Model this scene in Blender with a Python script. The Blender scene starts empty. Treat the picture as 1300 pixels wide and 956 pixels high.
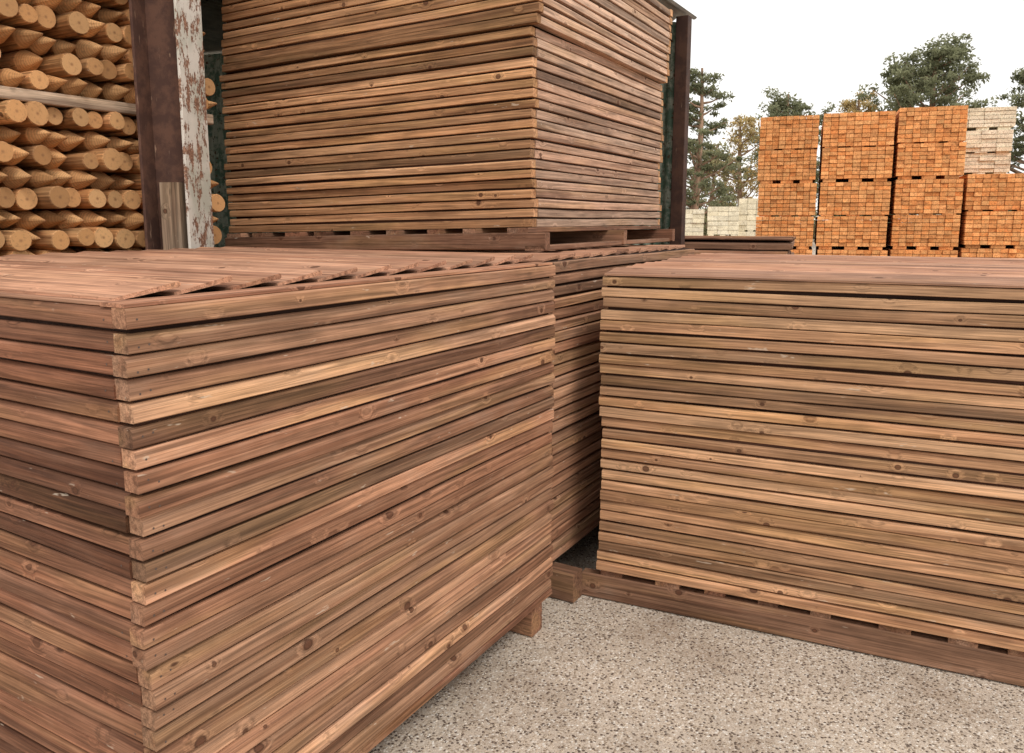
import bpy, math, random
import numpy as np
from mathutils import Vector, Matrix
random.seed(7); rng=np.random.default_rng(7)
S=bpy.context.scene
R=random.random
def U(a,b): return random.uniform(a,b)

# ------------------------------------------------------------------ node helpers
class NT:
    def __init__(s,name):
        s.m=bpy.data.materials.new(name); s.m.use_nodes=True
        s.t=s.m.node_tree; s.n=s.t.nodes; s.l=s.t.links
        s.b=s.n['Principled BSDF']
        s.b.inputs['Specular IOR Level'].default_value=0.2
    def put(s,sock,v):
        if hasattr(v,'is_output') or isinstance(v,bpy.types.NodeSocket): s.l.new(v,sock)
        elif isinstance(v,(tuple,list)) and len(v)==3 and sock.type=='RGBA': sock.default_value=(*v,1)
        else: sock.default_value=v
    def attr(s,name):
        n=s.n.new('ShaderNodeAttribute'); n.attribute_name=name; return n.outputs['Vector']
    def obj(s):
        return s.n.new('ShaderNodeTexCoord').outputs['Object']
    def vm(s,op,a,b):
        n=s.n.new('ShaderNodeVectorMath'); n.operation=op; s.put(n.inputs[0],a); s.put(n.inputs[1],b); return n.outputs[0]
    def ma(s,op,a,b=0.0,c=0.0,clamp=False):
        n=s.n.new('ShaderNodeMath'); n.operation=op; n.use_clamp=clamp
        s.put(n.inputs[0],a); s.put(n.inputs[1],b); s.put(n.inputs[2],c); return n.outputs[0]
    def noise(s,v,scale,detail=4,rough=.55,dist=0.0):
        n=s.n.new('ShaderNodeTexNoise'); s.put(n.inputs['Vector'],v); n.inputs['Scale'].default_value=scale
        n.inputs['Detail'].default_value=detail; n.inputs['Roughness'].default_value=rough; n.inputs['Distortion'].default_value=dist
        return n.outputs[0]
    def vor(s,v,scale,feat='F1',out='Distance'):
        n=s.n.new('ShaderNodeTexVoronoi'); n.feature=feat; s.put(n.inputs['Vector'],v); n.inputs['Scale'].default_value=scale
        return n.outputs if out is None else n.outputs[out]
    def mr(s,v,a,b,c=0.0,d=1.0,smooth=True):
        n=s.n.new('ShaderNodeMapRange'); n.interpolation_type='SMOOTHSTEP' if smooth else 'LINEAR'
        s.put(n.inputs[0],v)
        for i,x in enumerate((a,b,c,d)): s.put(n.inputs[i+1],x)
        return n.outputs[0]
    def mix(s,f,a,b,mode='MIX'):
        n=s.n.new('ShaderNodeMix'); n.data_type='RGBA'; n.blend_type=mode
        s.put(n.inputs[0],f); s.put(n.inputs[6],a); s.put(n.inputs[7],b); return n.outputs[2]
    def sep(s,v):
        n=s.n.new('ShaderNodeSeparateXYZ'); s.put(n.inputs[0],v); return n.outputs
    def comb(s,x,y,z):
        n=s.n.new('ShaderNodeCombineXYZ'); s.put(n.inputs[0],x); s.put(n.inputs[1],y); s.put(n.inputs[2],z); return n.outputs[0]
    def grey(s,v): return s.comb(v,v,v)
    def bump(s,h,st=.4,d=.002):
        n=s.n.new('ShaderNodeBump'); s.put(n.inputs['Height'],h); n.inputs['Strength'].default_value=st; n.inputs['Distance'].default_value=d
        s.l.new(n.outputs[0],s.b.inputs['Normal'])
    def done(s,col,rough=.75):
        s.put(s.b.inputs['Base Color'],col); s.put(s.b.inputs['Roughness'],rough); return s.m

def wood(name,c1,c2,yel=(.50,.295,.13),grey=(.34,.235,.17),yamt=.5,gamt=.35,vlo=.62,vhi=1.25,knots=1.0,fine=True,dark=.42,kth=.46):
    t=NT(name); bc=t.attr('bc'); rnd=t.sep(t.attr('rnd')); sx=t.sep(bc)
    if knots:
        vo=t.vor(t.vm('MULTIPLY',bc,(.85,1,1)),13.0,out=None); kd=vo['Distance']; kr=t.sep(vo['Color'])[0]
        ks=t.mr(kr,kth,1.0,.001,.20,False)
        kq=t.ma('DIVIDE',kd,ks)
        kinf=t.mr(kq,.6,3.0,1,0)
        warp=t.ma('MULTIPLY',t.ma('MULTIPLY',kinf,ks),.12)
    else: warp=0.0
    wob=t.ma('MULTIPLY',t.noise(t.vm('MULTIPLY',bc,(1.8,1,1)),1,1),.028)
    ww=t.ma('ADD',warp,wob)
    v=t.comb(sx[0],t.ma('ADD',sx[1],ww),t.ma('ADD',sx[2],ww))
    g1=t.noise(t.vm('MULTIPLY',v,(1.2,85,85)),1,3,.68)
    br=t.noise(t.vm('MULTIPLY',bc,(1.5,11,11)),1,1,.5)
    base=t.mix(rnd[0],c1,c2)
    base=t.mix(t.ma('MULTIPLY',t.mr(br,.50,.68),yamt),base,yel)
    bl=t.noise(t.vm('MULTIPLY',bc,(3,5,5)),1,4,.65)
    base=t.mix(t.ma('MULTIPLY',t.mr(bl,.5,.7),gamt),base,grey)
    gv=t.mr(g1,.32,.66,.58,1.15)
    val=t.ma('MULTIPLY',gv,t.ma('MULTIPLY_ADD',rnd[1],vhi-vlo,vlo))
    if fine:
        g2=t.noise(t.vm('MULTIPLY',bc,(6,330,330)),1,1,.6)
        val=t.ma('MULTIPLY',val,t.mr(g2,.3,.7,.78,1.16))
    val=t.ma('MULTIPLY',val,t.mr(bl,.3,.65,.80,1.12))
    val=t.ma('MULTIPLY',val,t.mr(rnd[2],.80,.97,1,dark+.18))
    col=t.vm('MULTIPLY',base,t.grey(val))
    st=t.mr(t.noise(t.vm('MULTIPLY',v,(.9,34,34)),1,0,.5),.60,.70)
    col=t.mix(t.ma('MULTIPLY',st,.45),col,t.vm('MULTIPLY',col,(.42,.32,.28)))
    if knots:
        ring=t.ma('MULTIPLY',t.mr(kq,1.05,.75),knots)
        heart=t.mr(kq,.8,.45)
        kc=t.mix(heart,(.06,.024,.013),t.mix(kr,(.20,.085,.04),(.10,.04,.022)))
        col=t.mix(t.ma('MULTIPLY',ring,.85),col,kc)
        sc=t.mr(t.noise(t.vm('MULTIPLY',bc,(8,34,34)),1,3,.75),.67,.73)
        col=t.mix(t.ma('MULTIPLY',sc,.5),col,(.66,.55,.43))
    t.bump(g2 if fine else br,.6,.0016)
    return t.done(col,t.mr(br,.3,.7,.68,.88))

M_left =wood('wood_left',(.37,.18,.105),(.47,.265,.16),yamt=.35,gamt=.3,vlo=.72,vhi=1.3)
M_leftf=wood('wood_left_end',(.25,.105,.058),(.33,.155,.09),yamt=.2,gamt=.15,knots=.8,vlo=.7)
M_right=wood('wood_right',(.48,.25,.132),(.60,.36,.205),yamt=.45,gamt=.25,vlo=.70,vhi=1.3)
M_top  =wood('wood_top',(.44,.215,.13),(.53,.285,.18),yamt=.12,gamt=.25,vlo=.85,vhi=1.15)
M_d    =wood('wood_upper',(.47,.24,.115),(.60,.34,.18),yamt=.45,gamt=.2,vlo=.70,vhi=1.3)
M_dr   =wood('wood_upper_side',(.46,.28,.19),(.58,.40,.29),yamt=.25,gamt=.35,vlo=.75,vhi=1.22)
M_pal  =wood('wood_pallet',(.25,.115,.068),(.36,.195,.12),yamt=.3,gamt=.5)
M_gap  =wood('wood_gap_shade',(.040,.018,.012),(.075,.034,.022),yamt=.0,gamt=.0,knots=0,fine=False)  # filler wood coloured near black, painting the shade between board layers
M_grey =wood('wood_grey',(.40,.29,.20),(.48,.36,.26),yamt=.2,gamt=.6)
M_or   =wood('wood_orange',(.76,.28,.085),(.86,.40,.155),yel=(.84,.48,.2),yamt=.3,gamt=.0,vlo=.74,vhi=1.15,knots=0,fine=False)
M_pale =wood('wood_pale',(.80,.72,.53),(.86,.79,.62),yamt=.05,gamt=.1,vlo=.85,vhi=1.12,knots=0,fine=False,dark=.7)
M_pole =wood('pole_bark',(.56,.26,.10),(.70,.39,.18),yamt=.5,gamt=.2)

def pole_end():
    t=NT('pole_end'); bc=t.attr('bc'); rnd=t.sep(t.attr('rnd')); s=t.sep(t.attr('rad'))
    n=t.ma('MULTIPLY',t.noise(bc,25,2),.006)
    r=t.ma('ADD',s[0],n)
    w=t.ma('SINE',t.ma('MULTIPLY',r,1500))
    c=t.mix(rnd[0],(.74,.43,.20),(.56,.29,.12))
    c=t.vm('MULTIPLY',c,t.grey(t.mr(w,-1,1,.84,1.06)))
    c=t.mix(t.mr(s[0],.012,.0),c,(.34,.17,.08))
    c=t.vm('MULTIPLY',c,t.grey(t.ma('MULTIPLY_ADD',rnd[1],.5,.7)))
    c=t.mix(t.ma('MULTIPLY',t.mr(t.noise(bc,60,4,.7),.5,.7),.45),c,(.26,.14,.07))
    t.bump(w,.2,.001)
    return t.done(c,.8)
M_pend=pole_end()
def steel(): 
    t=NT('nail_steel'); o=t.obj(); return t.done(t.mix(t.noise(o,300,1),(.05,.03,.025),(.16,.12,.10)),.5)
M_nail=steel()

# ------------------------------------------------------------------ mesh builder
class MB:
    def __init__(s): s.v=[];s.f=[];s.mi=[];s.bc=[];s.rn=[];s.rad=[]
    def prism(s,p0,ax,out,up,L,prof,mi=0,nseg=1,zf=None,of=None,rnd=None):
        p0=Vector(p0);ax=Vector(ax);out=Vector(out);up=Vector(up)
        r=rnd or (R(),R(),R()); offs=(R()*60,R()*9,R()*9)
        n=len(prof); b=len(s.v)
        for i in range(nseg+1):
            t=i/nseg; zz=zf(t) if zf else 0; oo=of(t) if of else 0
            for (o,z) in prof:
                s.v.append(p0+ax*(L*t)+out*(o+oo)+up*(z+zz))
                s.bc.append((offs[0]+L*t,offs[1]+o,offs[2]+z)); s.rn.append(r); s.rad.append(0)
        for i in range(nseg):
            for k in range(n):
                k2=(k+1)%n
                s.f.append((b+i*n+k,b+i*n+k2,b+(i+1)*n+k2,b+(i+1)*n+k)); s.mi.append(mi)
        s.f.append(tuple(b+k for k in range(n))[::-1]); s.mi.append(mi)
        s.f.append(tuple(b+nseg*n+k for k in range(n))); s.mi.append(mi)
    def box(s,x0,x1,y0,y1,z0,z1,mi=0,axis='x',c=.003,rnd=None,nseg=1,zf=None):
        if axis=='x': p=(x0,y0,z0);ax=(1,0,0);o=(0,1,0);L=x1-x0;w=y1-y0
        elif axis=='y': p=(x0,y0,z0);ax=(0,1,0);o=(1,0,0);L=y1-y0;w=x1-x0
        if axis=='z':
            w=x1-x0;h=y1-y0
            s.prism((x0,y0,z0),(0,0,1),(1,0,0),(0,1,0),z1-z0,[(c,0),(w-c,0),(w,c),(w,h-c),(w-c,h),(c,h),(0,h-c),(0,c)],mi,nseg,None,None,rnd); return
        h=z1-z0
        s.prism(p,ax,o,(0,0,1),L,[(c,0),(w-c,0),(w,c),(w,h-c),(w-c,h),(c,h),(0,h-c),(0,c)],mi,nseg,zf,None,rnd)
    def obj(s,name,mats,parent=None,warp=None,smooth=False):
        me=bpy.data.meshes.new(name)
        vs=[warp(v) for v in s.v] if warp else s.v
        me.from_pydata([tuple(v) for v in vs],[],s.f)
        for m in mats: me.materials.append(m)
        me.polygons.foreach_set('material_index',s.mi)
        a=me.attributes.new('bc','FLOAT_VECTOR','POINT'); a.data.foreach_set('vector',np.array(s.bc,dtype=np.float32).ravel())
        a=me.attributes.new('rnd','FLOAT_VECTOR','POINT'); a.data.foreach_set('vector',np.array(s.rn,dtype=np.float32).ravel())
        if any(s.rad):
            rr=np.zeros((len(s.v),3),dtype=np.float32); rr[:,0]=s.rad
            a=me.attributes.new('rad','FLOAT_VECTOR','POINT'); a.data.foreach_set('vector',rr.ravel())
        import bmesh
        bm=bmesh.new(); bm.from_mesh(me); bmesh.ops.recalc_face_normals(bm,faces=bm.faces); bm.to_mesh(me); bm.free()
        o=bpy.data.objects.new(name,me); S.collection.objects.link(o)
        if parent: o.parent=parent
        if smooth:
            for p in me.polygons: p.use_smooth=True
        return o
def empty(name,loc,rz=0):
    e=bpy.data.objects.new(name,None); S.collection.objects.link(e); e.location=loc; e.rotation_euler=(0,0,math.radians(rz)); e.empty_display_size=.2
    return e

# ------------------------------------------------------------------ fence panel stacks
def panel_stack(loc,rz,La,Lb,z0,z1,pitch,full='right',mf=0,mr_=0,mats=None,warp=None,bev=(.012,.011),
                bearer=None,step=None,jit=.004,pal_z=0.0,rail=.06,hh=(.78,.89),feather=.017,flip=False,nails=False,toprail=False):
    e=empty('fence_panel_stack',(loc[0],loc[1],0),rz)
    m=MB(); n=int(round((z1-z0)/pitch)); pitch=(z1-z0)/n
    nm=MB()
    dx=dy=0.0
    for k in range(n):
        z=z0+k*pitch
        dx=dx*.6+U(-jit,jit); dy=dy*.6+U(-jit,jit)
        sx=sy=0
        if step and k>=step[0]: sx,sy=step[1],step[2]
        yaw=U(-.0025,.0025)
        def board(p,ax,out,L,mi):
            h=pitch*U(*hh); b1=bev[0]*U(.5,1.1); b2=bev[1]*U(.5,1.2); w=.045
            if R()<.4: b1*=.25;b2*=.3
            a1=U(-.0036,.0030);a2=U(-.0020,.0020);ph=U(0,6.28);a3=U(-.005,.005);tl=U(-.003,.003)
            prof=[(-w,0),(-.002,0),(0,.002),(0,h-b2),(-b1,h-.001),(-b1-.002,h),(-w,h)]
            fo=lambda t:a3*math.sin(math.pi*t)+yaw*(t-.5)*L+.0015*math.sin(11*t+ph)
            m.prism(p,ax,out,(0,0,1),L,prof,mi,10,
                lambda t:a1*math.sin(math.pi*t)+a2*math.sin(7*t+ph)+tl*(t-.5),fo)
            if nails:
                for tt in (.012,.025,.985):
                    if R()<.75:
                        c=Vector(p)+Vector(ax)*(L*tt)+Vector(out)*(fo(tt)+.0006)+Vector((0,0,(h-b2)*U(.3,.75)))
                        b0=len(nm.v)
                        for q in range(8):
                            aa=q*math.pi/4; nm.v.append(c+Vector(ax)*math.cos(aa)*.0024+Vector((0,0,1))*math.sin(aa)*.0024)
                            nm.bc.append((0,0,0)); nm.rn.append((0,0,0)); nm.rad.append(0)
                        nm.f.append(tuple(range(b0,b0+8))); nm.mi.append(0)
        X1=dx+sx; X0=-La+dx+sx; Y0=dy+sy; Y1=Lb+dy+sy
        e1=U(-.006,.003); w=.047
        if full=='right':
            board((X1,Y0+e1,z),(0,1,0),(1,0,0),Lb,mr_)
            board((X0,Y0+e1,z),(0,1,0),(-1,0,0),Lb,mr_)
            board((X0+w,Y0+U(-.003,.003),z),(1,0,0),(0,-1,0),La-2*w,mf)
            board((X0+w,Y1,z),(1,0,0),(0,1,0),La-2*w,mf)
        else:
            board((X1,Y0+w,z),(0,1,0),(1,0,0),Lb-2*w,mr_)
            board((X0,Y0+w,z),(0,1,0),(-1,0,0),Lb-2*w,mr_)
            board((X0+e1,Y0+U(-.003,.003),z),(1,0,0),(0,-1,0),La,mf)
            board((X0+e1,Y1,z),(1,0,0),(0,1,0),La,mf)
        rc=U(.016,.026)
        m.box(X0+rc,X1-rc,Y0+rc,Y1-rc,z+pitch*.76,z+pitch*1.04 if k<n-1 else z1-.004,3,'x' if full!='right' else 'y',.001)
    zt=z1
    if toprail:
        m.box(dx-.088,dx-.012,.004,Lb-.004,zt-.006,zt+.002,2,'y',.001)
        m.box(dx-La+.012,dx-.09,.010,.052,zt-.006,zt+.0015,2,'x',.001)
    ys0=.045 if toprail else .012
    nb=int(Lb/.145); wd=(Lb-.01-ys0)/nb
    for i in range(nb):
        y=ys0+i*wd; f=feather+U(-.003,.003); W=wd+.012
        pr=[(0,f-.006),(.004,f-.009),(W,-.003),(W,.004),(.004,f+.004),(0,f)]
        if flip: pr=[(W-a,b) for a,b in pr][::-1]
        m.prism((-La+rail*.3+U(-.006,.006),y-(.010 if flip else 0),zt+(.003 if toprail else -.002)),(1,0,0),(0,1,0),(0,0,1),La-1.3*rail+U(-.005,.005),
            pr,2,6,(lambda a:(lambda t:a*math.sin(math.pi*t)))(U(-.001,.002)))
    m.obj('panels',mats,e,warp)
    if nails: nm.obj('nails',[M_nail],e,warp)
    p=MB(); zb=pal_z; ht=z0-zb
    pl,pr,pf=bearer.get('l',0),bearer.get('r',0),bearer.get('f',0)
    sl=.024; bh=ht-sl-.004; bw=bearer.get('w',.06)
    ys=bearer.get('ys') or [pf,Lb*.5,Lb-bw-.02]
    for i,y in enumerate(ys):
        a=U(-.004,.004); ins=bearer.get('mid',0) if i<len(ys)-1 else 0
        p.box(-La-pl,pr-ins+U(-.01,.01),y,y+bw,zb+.003,zb+bh,0,'x',.005,None,6,lambda t:a*math.sin(3*t))
    ns=bearer.get('ns',10)
    for i in range(ns):
        x=-La+.01+(La-.12)*i/(ns-1)+U(-.02,.02); wd=U(.07,.115)
        p.box(x,x+wd,pf+.004+U(0,.01),Lb-.01,zb+bh+.001,zb+bh+sl,0,'y',.003)
    if bearer.get('under'):
        p.box(pr-.11,pr-.01,pf,Lb,zb-.0,zb+.0225,0,'y',.003)
    p.obj('pallet',[M_pal],e,warp)
    return e

# left foreground stack
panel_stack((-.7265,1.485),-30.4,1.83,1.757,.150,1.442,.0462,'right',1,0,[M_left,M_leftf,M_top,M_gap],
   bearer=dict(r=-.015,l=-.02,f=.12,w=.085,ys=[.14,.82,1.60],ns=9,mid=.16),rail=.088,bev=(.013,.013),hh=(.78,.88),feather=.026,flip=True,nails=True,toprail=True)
# right foreground stack
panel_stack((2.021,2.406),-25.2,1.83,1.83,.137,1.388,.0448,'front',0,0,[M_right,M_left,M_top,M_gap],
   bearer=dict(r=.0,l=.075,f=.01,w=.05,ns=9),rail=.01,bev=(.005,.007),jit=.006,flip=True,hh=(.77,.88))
# stack between them
panel_stack((.165,3.20),-30.4,2.05,1.83,.155,1.44,.047,'right',0,0,[M_left,M_left,M_top,M_gap],
   warp=lambda v:Vector((v[0],v[1],v[2]+.022*v[0]*v[2]/1.44)),
   bearer=dict(r=.10,l=0,f=.0,w=.09,ns=10),rail=.05,flip=True,hh=(.76,.87))
# upper stack
panel_stack((.095,3.75),-29.0,2.01,1.85,1.572,2.93,.0453,'front',0,1,[M_d,M_dr,M_top,M_gap],
   warp=lambda v:Vector((v[0],v[1],v[2]+.022*v[0])),
   bearer=dict(r=.10,l=-.02,f=-.055,w=.05,ns=9,under=True),step=(20,.040,-.016),pal_z=1.462,rail=.03,bev=(.007,.009),jit=.006,hh=(.77,.88))
# low stack beyond
panel_stack((1.93,5.5),-20,.95,1.3,.13,1.455,.055,'front',0,0,[M_pal,M_pal,M_pal,M_gap],
   bearer=dict(r=0,l=0,f=.0,w=.06,ns=7),jit=.03,rail=.0)

# ------------------------------------------------------------------ round pole stack
def add_pole(m,x1,y,z,r,L,point,tilt):
    n=16; b0=len(m.v); rn=(R(),R(),R()*.8); of=(R()*60,R()*9,R()*9)
    rings=[(-L,r,0)]
    if point:
        pl=U(.13,.17); rings+=[(-pl,r,0),(-pl*.97,r*.98,0),(-pl*.5,r*.55,0),(-.008,r*.10,0)]
    else:
        rings+=[(-.006,r,0),(0,r*.93,0)]
    for j,(xx,rr,_) in enumerate(rings):
        for k in range(n):
            a=2*math.pi*k/n; w=1+.03*math.sin(2*a+of[0])+.015*math.sin(3*a+of[1])
            if point and j>=3: w*= .82+.18*abs(math.cos(2*a+of[1]))
            cy=math.cos(a)*rr*w; cz=math.sin(a)*rr*w
            m.v.append(Vector((x1+xx,y+cy+tilt[0]*xx,z+cz+tilt[1]*xx)))
            m.bc.append((of[0]+xx,of[1]+cy,of[2]+cz)); m.rn.append(rn); m.rad.append(max(rr,1e-4))
    for j in range(len(rings)-1):
        for k in range(n):
            k2=(k+1)%n; m.f.append((b0+j*n+k,b0+j*n+k2,b0+(j+1)*n+k2,b0+(j+1)*n+k))
            m.mi.append(1 if (point and j>=2) else 0)
    c=len(m.v); xx,rr,_=rings[-1]
    m.v.append(Vector((x1+xx+(.006 if point else 0),y+tilt[0]*xx,z+tilt[1]*xx))); m.bc.append((of[0],of[1],of[2])); m.rn.append(rn); m.rad.append(1e-4)
    j=len(rings)-1
    for k in range(n):
        m.f.append((b0+j*n+k,b0+j*n+(k+1)%n,c)); m.mi.append(1)
    m.f.append(tuple(b0+k for k in range(n))); m.mi.append(1)
e=empty('fence_post_stack',(-1.755,4.133,0),-30.4)
m=MB(); z=.16; row=0; shelves=[]
while z<3.0:
    pointed=(row%2==1)
    y=-1.75+(.052 if row%2 else 0)
    while y<.36:
        r=U(.041,.054)
        p=pointed if R()>.12 else (not pointed)
        if R()>.015:
            add_pole(m,(-.005 if p else -.03)+U(-.08,.01),y,z+U(-.008,.008),r,1.75,p,(U(-.012,.012),U(-.005,.005)))
        y+=r*2+U(.001,.010)
    z+=.0925; row+=1
    if row in (10,21,):
        shelves.append(z-.045); z+=.06
m.obj('poles',[M_pole,M_pend],e)
b=MB()
for zs in shelves+[.03]:
    for xx in (-.16,-.8,-1.5):
        b.box(xx,xx+.09,-1.85,.36,zs+.002,zs+.055,0,'y',.004)
b.obj('bearers',[M_grey],e)

# ------------------------------------------------------------------ metals
def mat_dark(name='brown_painted_steel',k=1.0):
    t=NT(name); o=t.obj(); n=t.noise(o,9,5,.7)
    c=t.mix(t.mr(n,.42,.62),(.085*k,.045*k,.035*k),(.14*k,.072*k,.05*k))
    c=t.mix(t.mr(t.noise(t.vm('MULTIPLY',o,(30,30,5)),1,4,.7),.62,.7),c,(.34*k,.22*k,.15*k))
    t.bump(n,.5,.003); return t.done(c,.65)
def mat_flake():
    t=NT('peeling_paint'); o=t.obj()
    n=t.noise(t.vm('MULTIPLY',o,(1,1,.45)),20,5,.75); n2=t.noise(o,80,3,.7)
    mk=t.mr(t.ma('ADD',t.ma('MULTIPLY',n,.75),t.ma('MULTIPLY',n2,.25)),.455,.50)
    rust=t.mix(t.mr(n2,.4,.6),(.18,.10,.07),(.36,.20,.13))
    pt=t.mix(t.mr(t.noise(o,5,3),.4,.65),(.66,.63,.57),(.48,.48,.41))
    t.bump(t.ma('ADD',mk,t.ma('MULTIPLY',n2,.4)),.6,.002)
    return t.done(t.mix(mk,rust,pt),.65)
def mat_sheet():
    t=NT('corrugated_sheet'); o=t.obj(); n=t.noise(o,3,4,.7)
    c=t.mix(t.mr(n,.4,.65),(.22,.23,.22),(.34,.33,.30)); return t.done(c,.5)
def mat_green():
    t=NT('green_sheet'); o=t.obj(); n=t.noise(o,9,5,.75)
    c=t.mix(t.mr(n,.42,.6),(.12,.20,.15),(.42,.46,.38)); c=t.mix(t.mr(t.noise(o,30,4),.58,.66),c,(.12,.07,.04)); return t.done(c,.7)
M_dark,M_flake,M_sheet,M_green=mat_dark(),mat_flake(),mat_sheet(),mat_green()
M_dark2=mat_dark('dark_steel',.55)
A0=Vector((-.7265,1.485,0)); ex=Vector((.862,-.507,0)); ey=Vector((.507,.862,0))
def AL(x,y,z=0): return A0+ex*x+ey*y+Vector((0,0,z))
CR=-7
c=empty('steel_column',AL(-2.035,1.665),CR)
b=MB(); w=.116
b.box(w-.013,w,-w,w,0,3.3,1,'z',.002)
b.box(-w,-w+.013,-w,w,0,3.3,0,'z',.002)
b.box(-w+.0135,w-.0135,-.006,.006,0,3.3,0,'z',.001)
b.box(-w-.03,w+.02,-w-.03,w+.03,0,.015,0,'z',.002)
b.obj('h_section',[M_dark,M_flake],c)
b=MB(); b.box(-.035,.065,-.105,-.012,0,1.78,0,'z',.006)
o=b.obj('timber_offcut',[M_grey]); o.location=AL(-2.035,1.665); o.rotation_euler=(0,0,math.radians(CR))

# shed
sh=empty('open_shed',A0,-30.4)
def corrug(name,P,u,v,Lu,Lv,mat,amp=.012,pitch=.08,th=.004,slope=0):
    P=Vector(P);u=Vector(u);v=Vector(v);nn=u.cross(v).normalized(); n=int(Lu/pitch*6)
    m=MB()
    for side in (0,1):
        for i in range(n+1):
            a=i/n*Lu; h=amp*math.sin(2*math.pi*a/pitch)+(th if side else 0)
            for q in (0,1):
                m.v.append(P+u*a+v*((Lv+slope*a)*q)+nn*h); m.bc.append((a,q*Lv,0)); m.rn.append((.5,.5,.5)); m.rad.append(0)
    for side in (0,1):
        o=side*(n+1)*2
        for i in range(n):
            m.f.append((o+2*i,o+2*i+1,o+2*i+3,o+2*i+2)); m.mi.append(0)
    return m.obj(name,[mat],sh)
corrug('roof_sheet',(-.45,2.45,3.0),(-1,0,.05),(0,1,0),5.8,2.3,M_sheet)
corrug('roof_sheet_side',(-1.88,-1.2,3.32),(0,1,0),(-1,0,.05),3.6,4.3,M_sheet)
corrug('rear_wall',(-.52,4.6,0),(-1,0,0),(0,0,1),5.7,2.95,M_green,slope=.055)
corrug('side_wall',(-6.2,-1.2,0),(0,1,0),(0,0,1),5.8,3.4,M_green)
b=MB()
b.box(-.515,-.43,4.50,4.58,0,2.96,0,'z',.003)
b.box(-3.2,-3.08,4.47,4.57,0,3.0,0,'z',.003)
b.box(-2.12,-2.0,-1.15,-1.03,0,3.28,0,'z',.003)
b.box(-6.1,-5.98,-1.15,-1.03,0,3.4,0,'z',.003)
b.box(-2.12,-2.0,-1.2,2.4,3.2,3.298,0,'y',.003)
b.obj('frame',[M_dark2],sh)

# ------------------------------------------------------------------ far timber stacks
def far_stack(x,y,w,zt,rz,mat,name='timber_stack',D=2.4,ph=.565,nc=9,nr=8):
    e=empty(name,(x,y,0),rz); m=MB(); z=zt; 
    npk=max(1,int(round(zt/ph))); ph=zt/npk
    for k in range(npk):
        zb=k*ph; bh=.055 if k%2==0 else .02
        sx=U(-.02,.02); tone=U(-.2,.2); sy=U(-.04,.04)
        for bx in (.04,.5*w-.1,w-.26):
            for q in (0.0,D-.3):
                m.box(bx,bx+.2,sy+.02+q,sy+.12+q,zb,zb+bh-.002,0,'y',.003)
        rh=(ph-bh)/nr; cw=w/nc
        for i in range(nr):
            for j in range(nc):
                oy=U(-.02,.02); g=.004
                rr=(R(),min(1,max(0,R()*.8+.1+tone)),R()*.85)
                m.box(sx+j*cw+g,sx+(j+1)*cw-g*.3,sy+oy,sy+D+oy,zb+bh+i*rh+.002,zb+bh+(i+1)*rh-.005,0,'y',.003,rr)
    m.obj('packs',[mat],e)
def FS(s): return 4.22+.94*s,13.9-.342*s
for s,w,h in ((0,.94,3.34),(1.0,1.08,3.35),(2.14,.98,3.39),(3.19,.98,2.33),(4.25,1.0,2.35),(5.35,1.05,3.3)):
    far_stack(*FS(s),w,h,-20,M_or)
far_stack(8.05,14.95,1.0,3.62,-20,M_pale,nc=4,nr=5,ph=.4,D=1.8)
far_stack(5.7,29,1.2,2.0,-14,M_pale,nc=3,nr=3,ph=.5,D=1.0)
far_stack(7.05,29,1.1,2.1,-14,M_pale,nc=3,nr=3,ph=.5,D=1.0)
far_stack(8.3,29.5,.9,2.4,-14,M_pale,nc=3,nr=3,ph=.6,D=1.0)

# ------------------------------------------------------------------ vegetation
def mat_leaf(name,c1,c2,tr=.35):
    t=NT(name); r=t.sep(t.attr('rnd'))
    c=t.mix(r[0],c1,c2); c=t.vm('MULTIPLY',c,t.grey(t.ma('MULTIPLY_ADD',r[1],.9,.6)))
    t.done(c,.7)
    tl=t.n.new('ShaderNodeBsdfTranslucent'); t.l.new(c,tl.inputs[0]); mx=t.n.new('ShaderNodeMixShader'); mx.inputs[0].default_value=tr
    t.l.new(t.b.outputs[0],mx.inputs[1]); t.l.new(tl.outputs[0],mx.inputs[2]); t.l.new(mx.outputs[0],t.n['Material Output'].inputs[0])
    return t.m
M_pine=mat_leaf('pine_needles',(.17,.18,.10),(.24,.25,.15),.5)  # needle colour paled to paint in distance haze
M_aut=mat_leaf('autumn_leaves',(.36,.29,.13),(.46,.34,.16),.5)
M_hedge=mat_leaf('hedge_leaves',(.24,.24,.13),(.35,.31,.17),.5)
def mat_bark():
    t=NT('bark'); o=t.obj(); n=t.noise(t.vm('MULTIPLY',o,(4,4,1)),2,4,.6)
    c=t.mix(t.mr(n,.4,.6),(.20,.13,.09),(.34,.22,.15)); t.bump(n,.5,.03); return t.done(c,.85)
M_bark=mat_bark()
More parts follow.
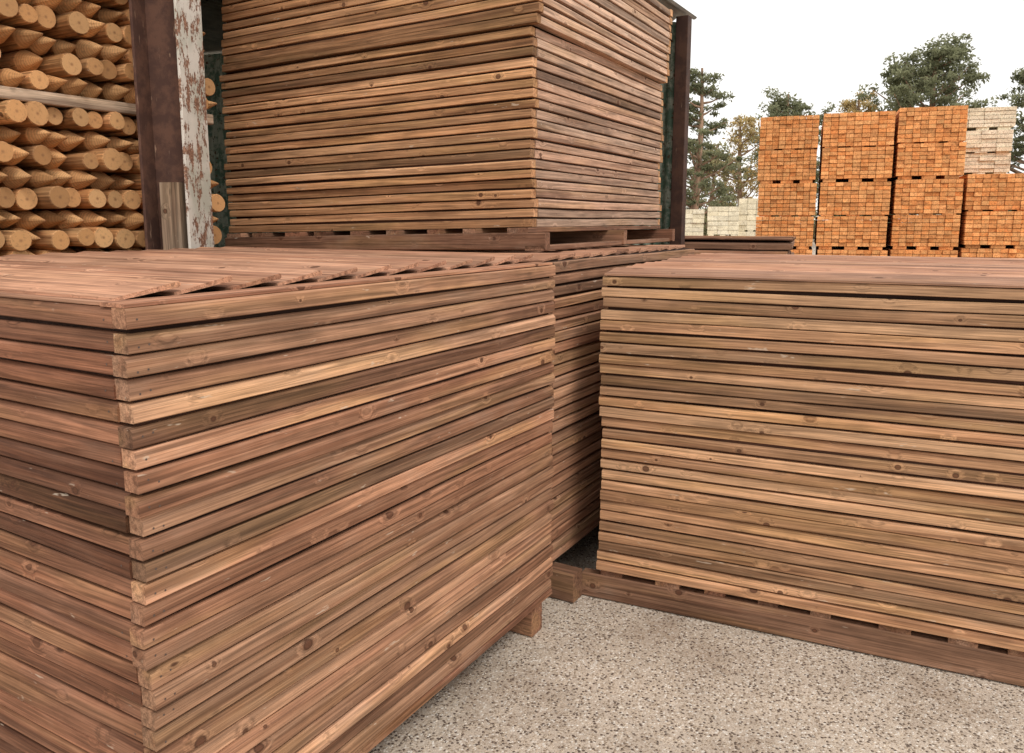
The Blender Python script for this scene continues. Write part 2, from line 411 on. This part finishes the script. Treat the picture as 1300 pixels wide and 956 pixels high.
def leaves(cs,name,mat,parent):
    P=[];T=[];SZ=[]
    for c,r,n,s in cs:
        d=rng.normal(size=(n,3)); d/=np.linalg.norm(d,axis=1)[:,None]
        q=d*(rng.random(n)**.6)[:,None]*np.array(r)[None]*rng.uniform(.75,1.25,(n,1))
        P.append(np.array(c)[None]+q); SZ.append(s*rng.uniform(.5,1.3,n))
        t=np.stack([np.full(n,rng.random()),np.clip(.5+.4*d[:,2]+rng.normal(0,.2,n),0,1),np.zeros(n)],1); T.append(t)  # random leaf tone plus painted top light: clump tops lighter, undersides darker
    P=np.concatenate(P);T=np.concatenate(T);SZ=np.concatenate(SZ);N=len(P)
    a=rng.normal(size=(N,3)); a/=np.linalg.norm(a,axis=1)[:,None]
    b=rng.normal(size=(N,3)); b-=a*(a*b).sum(1)[:,None]; b/=np.linalg.norm(b,axis=1)[:,None]
    a*=SZ[:,None]; b*=SZ[:,None]*.4
    V=np.stack([P-a,P+b*.9,P+a,P-b],1).reshape(-1,3)
    me=bpy.data.meshes.new(name); me.vertices.add(N*4); me.vertices.foreach_set('co',V.astype(np.float32).ravel())
    me.loops.add(N*4); me.loops.foreach_set('vertex_index',np.arange(N*4)); me.polygons.add(N)
    me.polygons.foreach_set('loop_start',np.arange(N)*4); me.polygons.foreach_set('loop_total',np.full(N,4)); me.update()
    at=me.attributes.new('rnd','FLOAT_VECTOR','POINT'); at.data.foreach_set('vector',np.repeat(T,4,0).astype(np.float32).ravel())
    me.materials.append(mat); o=bpy.data.objects.new(name,me); S.collection.objects.link(o); o.parent=parent
def limb(m,pts,rs,n=8):
    b=len(m.v)
    for i,(p,r) in enumerate(zip(pts,rs)):
        p=Vector(p); d=(Vector(pts[min(i+1,len(pts)-1)])-Vector(pts[max(i-1,0)])).normalized()
        u=d.cross(Vector((.3,.9,.2))).normalized(); v=d.cross(u)
        for k in range(n):
            a=2*math.pi*k/n; m.v.append(p+u*math.cos(a)*r+v*math.sin(a)*r); m.bc.append((0,0,0)); m.rn.append((.5,.5,.5)); m.rad.append(0)
    for i in range(len(pts)-1):
        for k in range(n):
            k2=(k+1)%n; m.f.append((b+i*n+k,b+i*n+k2,b+(i+1)*n+k2,b+(i+1)*n+k)); m.mi.append(0)
def tree(name,x,y,H,W,base,mat,flat=.6,nl=34,cnt=50,sz=.12,seed=1,nb=6):
    random.seed(seed); e=empty(name,(x,y,0)); m=MB(); cs=[]
    lean=(U(-.04,.04)*H,U(-.04,.04)*H)
    def tr(t): return Vector((lean[0]*t*t+.12*math.sin(4*t+seed),lean[1]*t*t,H*.93*t))
    pts=[tr(i/10) for i in range(11)]; limb(m,pts,[.024*H*(1-.85*i/10)+.02 for i in range(11)],10)
    for i in range(nl):
        f=(i+R())/nl; zt=base+(1-base)*f; t=min(.97,zt*.97); p=tr(t)
        a=U(0,6.283); env=math.sin(math.pi*min(.97,f*.72+.25))**.7
        rr=W*.5*env*U(.45,1.12)
        q=Vector((p.x+math.cos(a)*rr,p.y+math.sin(a)*rr,min(H-.15,p.z+rr*U(-.05,.5))))
        s=p-Vector((0,0,rr*.25)); s.x=tr(max(.1,t-.04)).x; mid=(s+q)/2+Vector((0,0,-.06*rr))
        limb(m,[s,mid,q],[.012*H*.6,.007*H*.6,.02],6)
        for j in range(nb):
            g=1-.75*(j/nb)**1.2; bp=mid.lerp(q,max(0,(g-.3)/.7)) if j else q
            k=U(.05,.095)*W; o=Vector((U(-1,1),U(-1,1),U(-.35,.5)))*(.13*W)
            c=bp+(o if j else o*.3)
            if c.z+k*flat>H: c.z=H-k*flat
            cs.append((tuple(c),(k*U(.8,1.4),k*U(.8,1.4),k*flat*U(.6,1.3)),int(cnt*U(.5,1.4)),sz))
    m.obj('trunk',[M_bark],e,smooth=True); leaves(cs,'crown',mat,e)
tree('pine_tree',23.2,45,11.9,7.2,.36,M_pine,nl=50,cnt=62,seed=3,sz=.13,nb=7)
tree('pine_tree',9.1,40,9.6,4.0,.22,M_pine,nl=38,cnt=52,seed=5,sz=.10)
tree('pine_tree',20.6,60,11.6,7.2,.30,M_pine,nl=40,cnt=66,seed=8,sz=.14)
tree('pine_tree',27.7,43,10.4,5.4,.25,M_pine,nl=44,cnt=60,seed=11,sz=.12)
tree('pine_tree',36.0,50,12.5,6.5,.35,M_pine,nl=40,cnt=60,seed=14,sz=.15)
tree('pine_tree',-6.0,48,11.5,6.0,.35,M_pine,nl=30,cnt=60,seed=17,sz=.15)
tree('birch_tree',13.1,46,7.9,4.4,.15,M_aut,flat=.9,nl=38,cnt=24,seed=21,sz=.11)
tree('birch_tree',21.0,50,9.9,4.4,.2,M_aut,flat=.9,nl=40,cnt=36,seed=24,sz=.11)
tree('birch_tree',10.9,44,6.0,3.6,.12,M_hedge,flat=.9,nl=34,cnt=34,seed=29,sz=.11)
random.seed(99)
hd=empty('hedge',(0,0,0)); cs=[]
for i in range(170):
    x=-35+i*.62; h=U(1.6,3.6)
    cs.append(((x,62+U(-2,2),h*.55),(U(.9,1.6),1.2,h*.6),300,.2))
leaves(cs,'foliage',M_hedge,hd)

# ------------------------------------------------------------------ ground
def mat_ground():
    t=NT('aggregate_concrete'); o=t.obj()
    vo=t.vor(o,110,out=None); v1=vo['Color']; d1=vo['Distance']; v2=t.vor(o,300,'F1','Color')
    s=t.sep(v1); s2=t.sep(v2)
    st=t.mix(s[0],(.62,.52,.41),(.31,.24,.18)); st=t.mix(t.mr(s[1],.76,.82),st,(.76,.71,.64)); st=t.mix(t.mr(s[2],.84,.88),st,(.16,.12,.095))
    cem=t.mix(s2[0],(.62,.54,.45),(.40,.33,.27))
    msk=t.ma('MULTIPLY',t.mr(d1,.60,.45),t.mr(t.noise(o,22,3,.6),.30,.42))
    c=t.mix(msk,cem,st)
    bl=t.noise(o,2.2,5,.68)
    c=t.vm('MULTIPLY',c,t.grey(t.mr(bl,.3,.7,.88,1.14)))
    c=t.mix(t.ma('MULTIPLY',t.mr(bl,.48,.34),.3),c,(.32,.22,.15))
    t.bump(t.ma('ADD',t.ma('MULTIPLY',msk,t.mr(d1,.5,0)),t.ma('MULTIPLY',s2[1],.25)),.8,.005)
    return t.done(c,.85)
M_g=mat_ground()
me=bpy.data.meshes.new('ground'); L=400
me.from_pydata([(-L,-L,0),(L,-L,0),(L,L,0),(-L,L,0)],[],[(0,1,2,3)]); me.materials.append(M_g)
o=bpy.data.objects.new('ground',me); S.collection.objects.link(o)
def grit():
    N=12000; P=np.stack([rng.uniform(-.6,3.0,N),rng.uniform(1.0,3.6,N)],1)
    ico=np.array([(1,0,0),(-1,0,0),(0,1,0),(0,-1,0),(0,0,1),(0,0,-1)],float)
    F=[(0,2,4),(2,1,4),(1,3,4),(3,0,4),(2,0,5),(1,2,5),(3,1,5),(0,3,5)]
    V=[];FF=[];T=[]
    for i in range(N):
        s=rng.uniform(.0014,.0038)*(2.2 if rng.random()<.03 else 1); a=rng.uniform(0,6.28); ca,sa=math.cos(a),math.sin(a)
        q=ico*np.array([s*rng.uniform(.8,1.6),s,s*.6])+rng.normal(0,s*.15,(6,3)); q=np.stack([q[:,0]*ca-q[:,1]*sa,q[:,0]*sa+q[:,1]*ca,q[:,2]],1)
        q+=np.array([P[i,0],P[i,1],s*.4]); b=len(V); V+=q.tolist(); FF+=[tuple(k+b for k in f) for f in F]; T+=[(rng.random(),rng.random(),0)]*6
    me=bpy.data.meshes.new('gravel'); me.from_pydata(V,[],FF)
    at=me.attributes.new('rnd','FLOAT_VECTOR','POINT'); at.data.foreach_set('vector',np.array(T,dtype=np.float32).ravel())
    t=NT('grit'); r=t.sep(t.attr('rnd')); c=t.mix(r[0],(.22,.16,.12),(.68,.61,.52)); t.done(c,.8)
    me.materials.append(t.m); o=bpy.data.objects.new('gravel',me); S.collection.objects.link(o)
grit()

# ------------------------------------------------------------------ light
w=bpy.data.worlds.new('World'); S.world=w; w.use_nodes=True; nt=w.node_tree; bg=nt.nodes['Background']
sun=Vector((.35,-.75,.95)).normalized()
sk=nt.nodes.new('ShaderNodeTexSky'); sk.sky_type='NISHITA'; sk.sun_disc=False
sk.sun_elevation=math.asin(sun.z); sk.sun_rotation=math.atan2(sun.x,sun.y); sk.dust_density=4
mx=nt.nodes.new('ShaderNodeMix'); mx.data_type='RGBA'; mx.inputs[0].default_value=.86
nt.links.new(sk.outputs[0],mx.inputs[6]); mx.inputs[7].default_value=(13.8,13.5,13.0,1)
nt.links.new(mx.outputs[2],bg.inputs[0]); bg.inputs[1].default_value=.1
ld=bpy.data.lights.new('sun','SUN'); ld.energy=1.5; ld.angle=math.radians(18); ld.color=(1,.95,.88)
lo=bpy.data.objects.new('sun',ld); S.collection.objects.link(lo); lo.rotation_euler=sun.to_track_quat('Z','Y').to_euler()
S.view_settings.view_transform='Standard'; S.view_settings.look='None'; S.view_settings.exposure=0

# ------------------------------------------------------------------ camera
cd=bpy.data.cameras.new('camera'); cd.sensor_width=36; cd.lens=36*1009/1300; cd.shift_y=-45/1300
cd.clip_start=.05; cd.clip_end=1500
co=bpy.data.objects.new('camera',cd); S.collection.objects.link(co); co.location=(0,0,1.6)
co.rotation_euler=(math.radians(90-8.62),0,0); S.camera=co
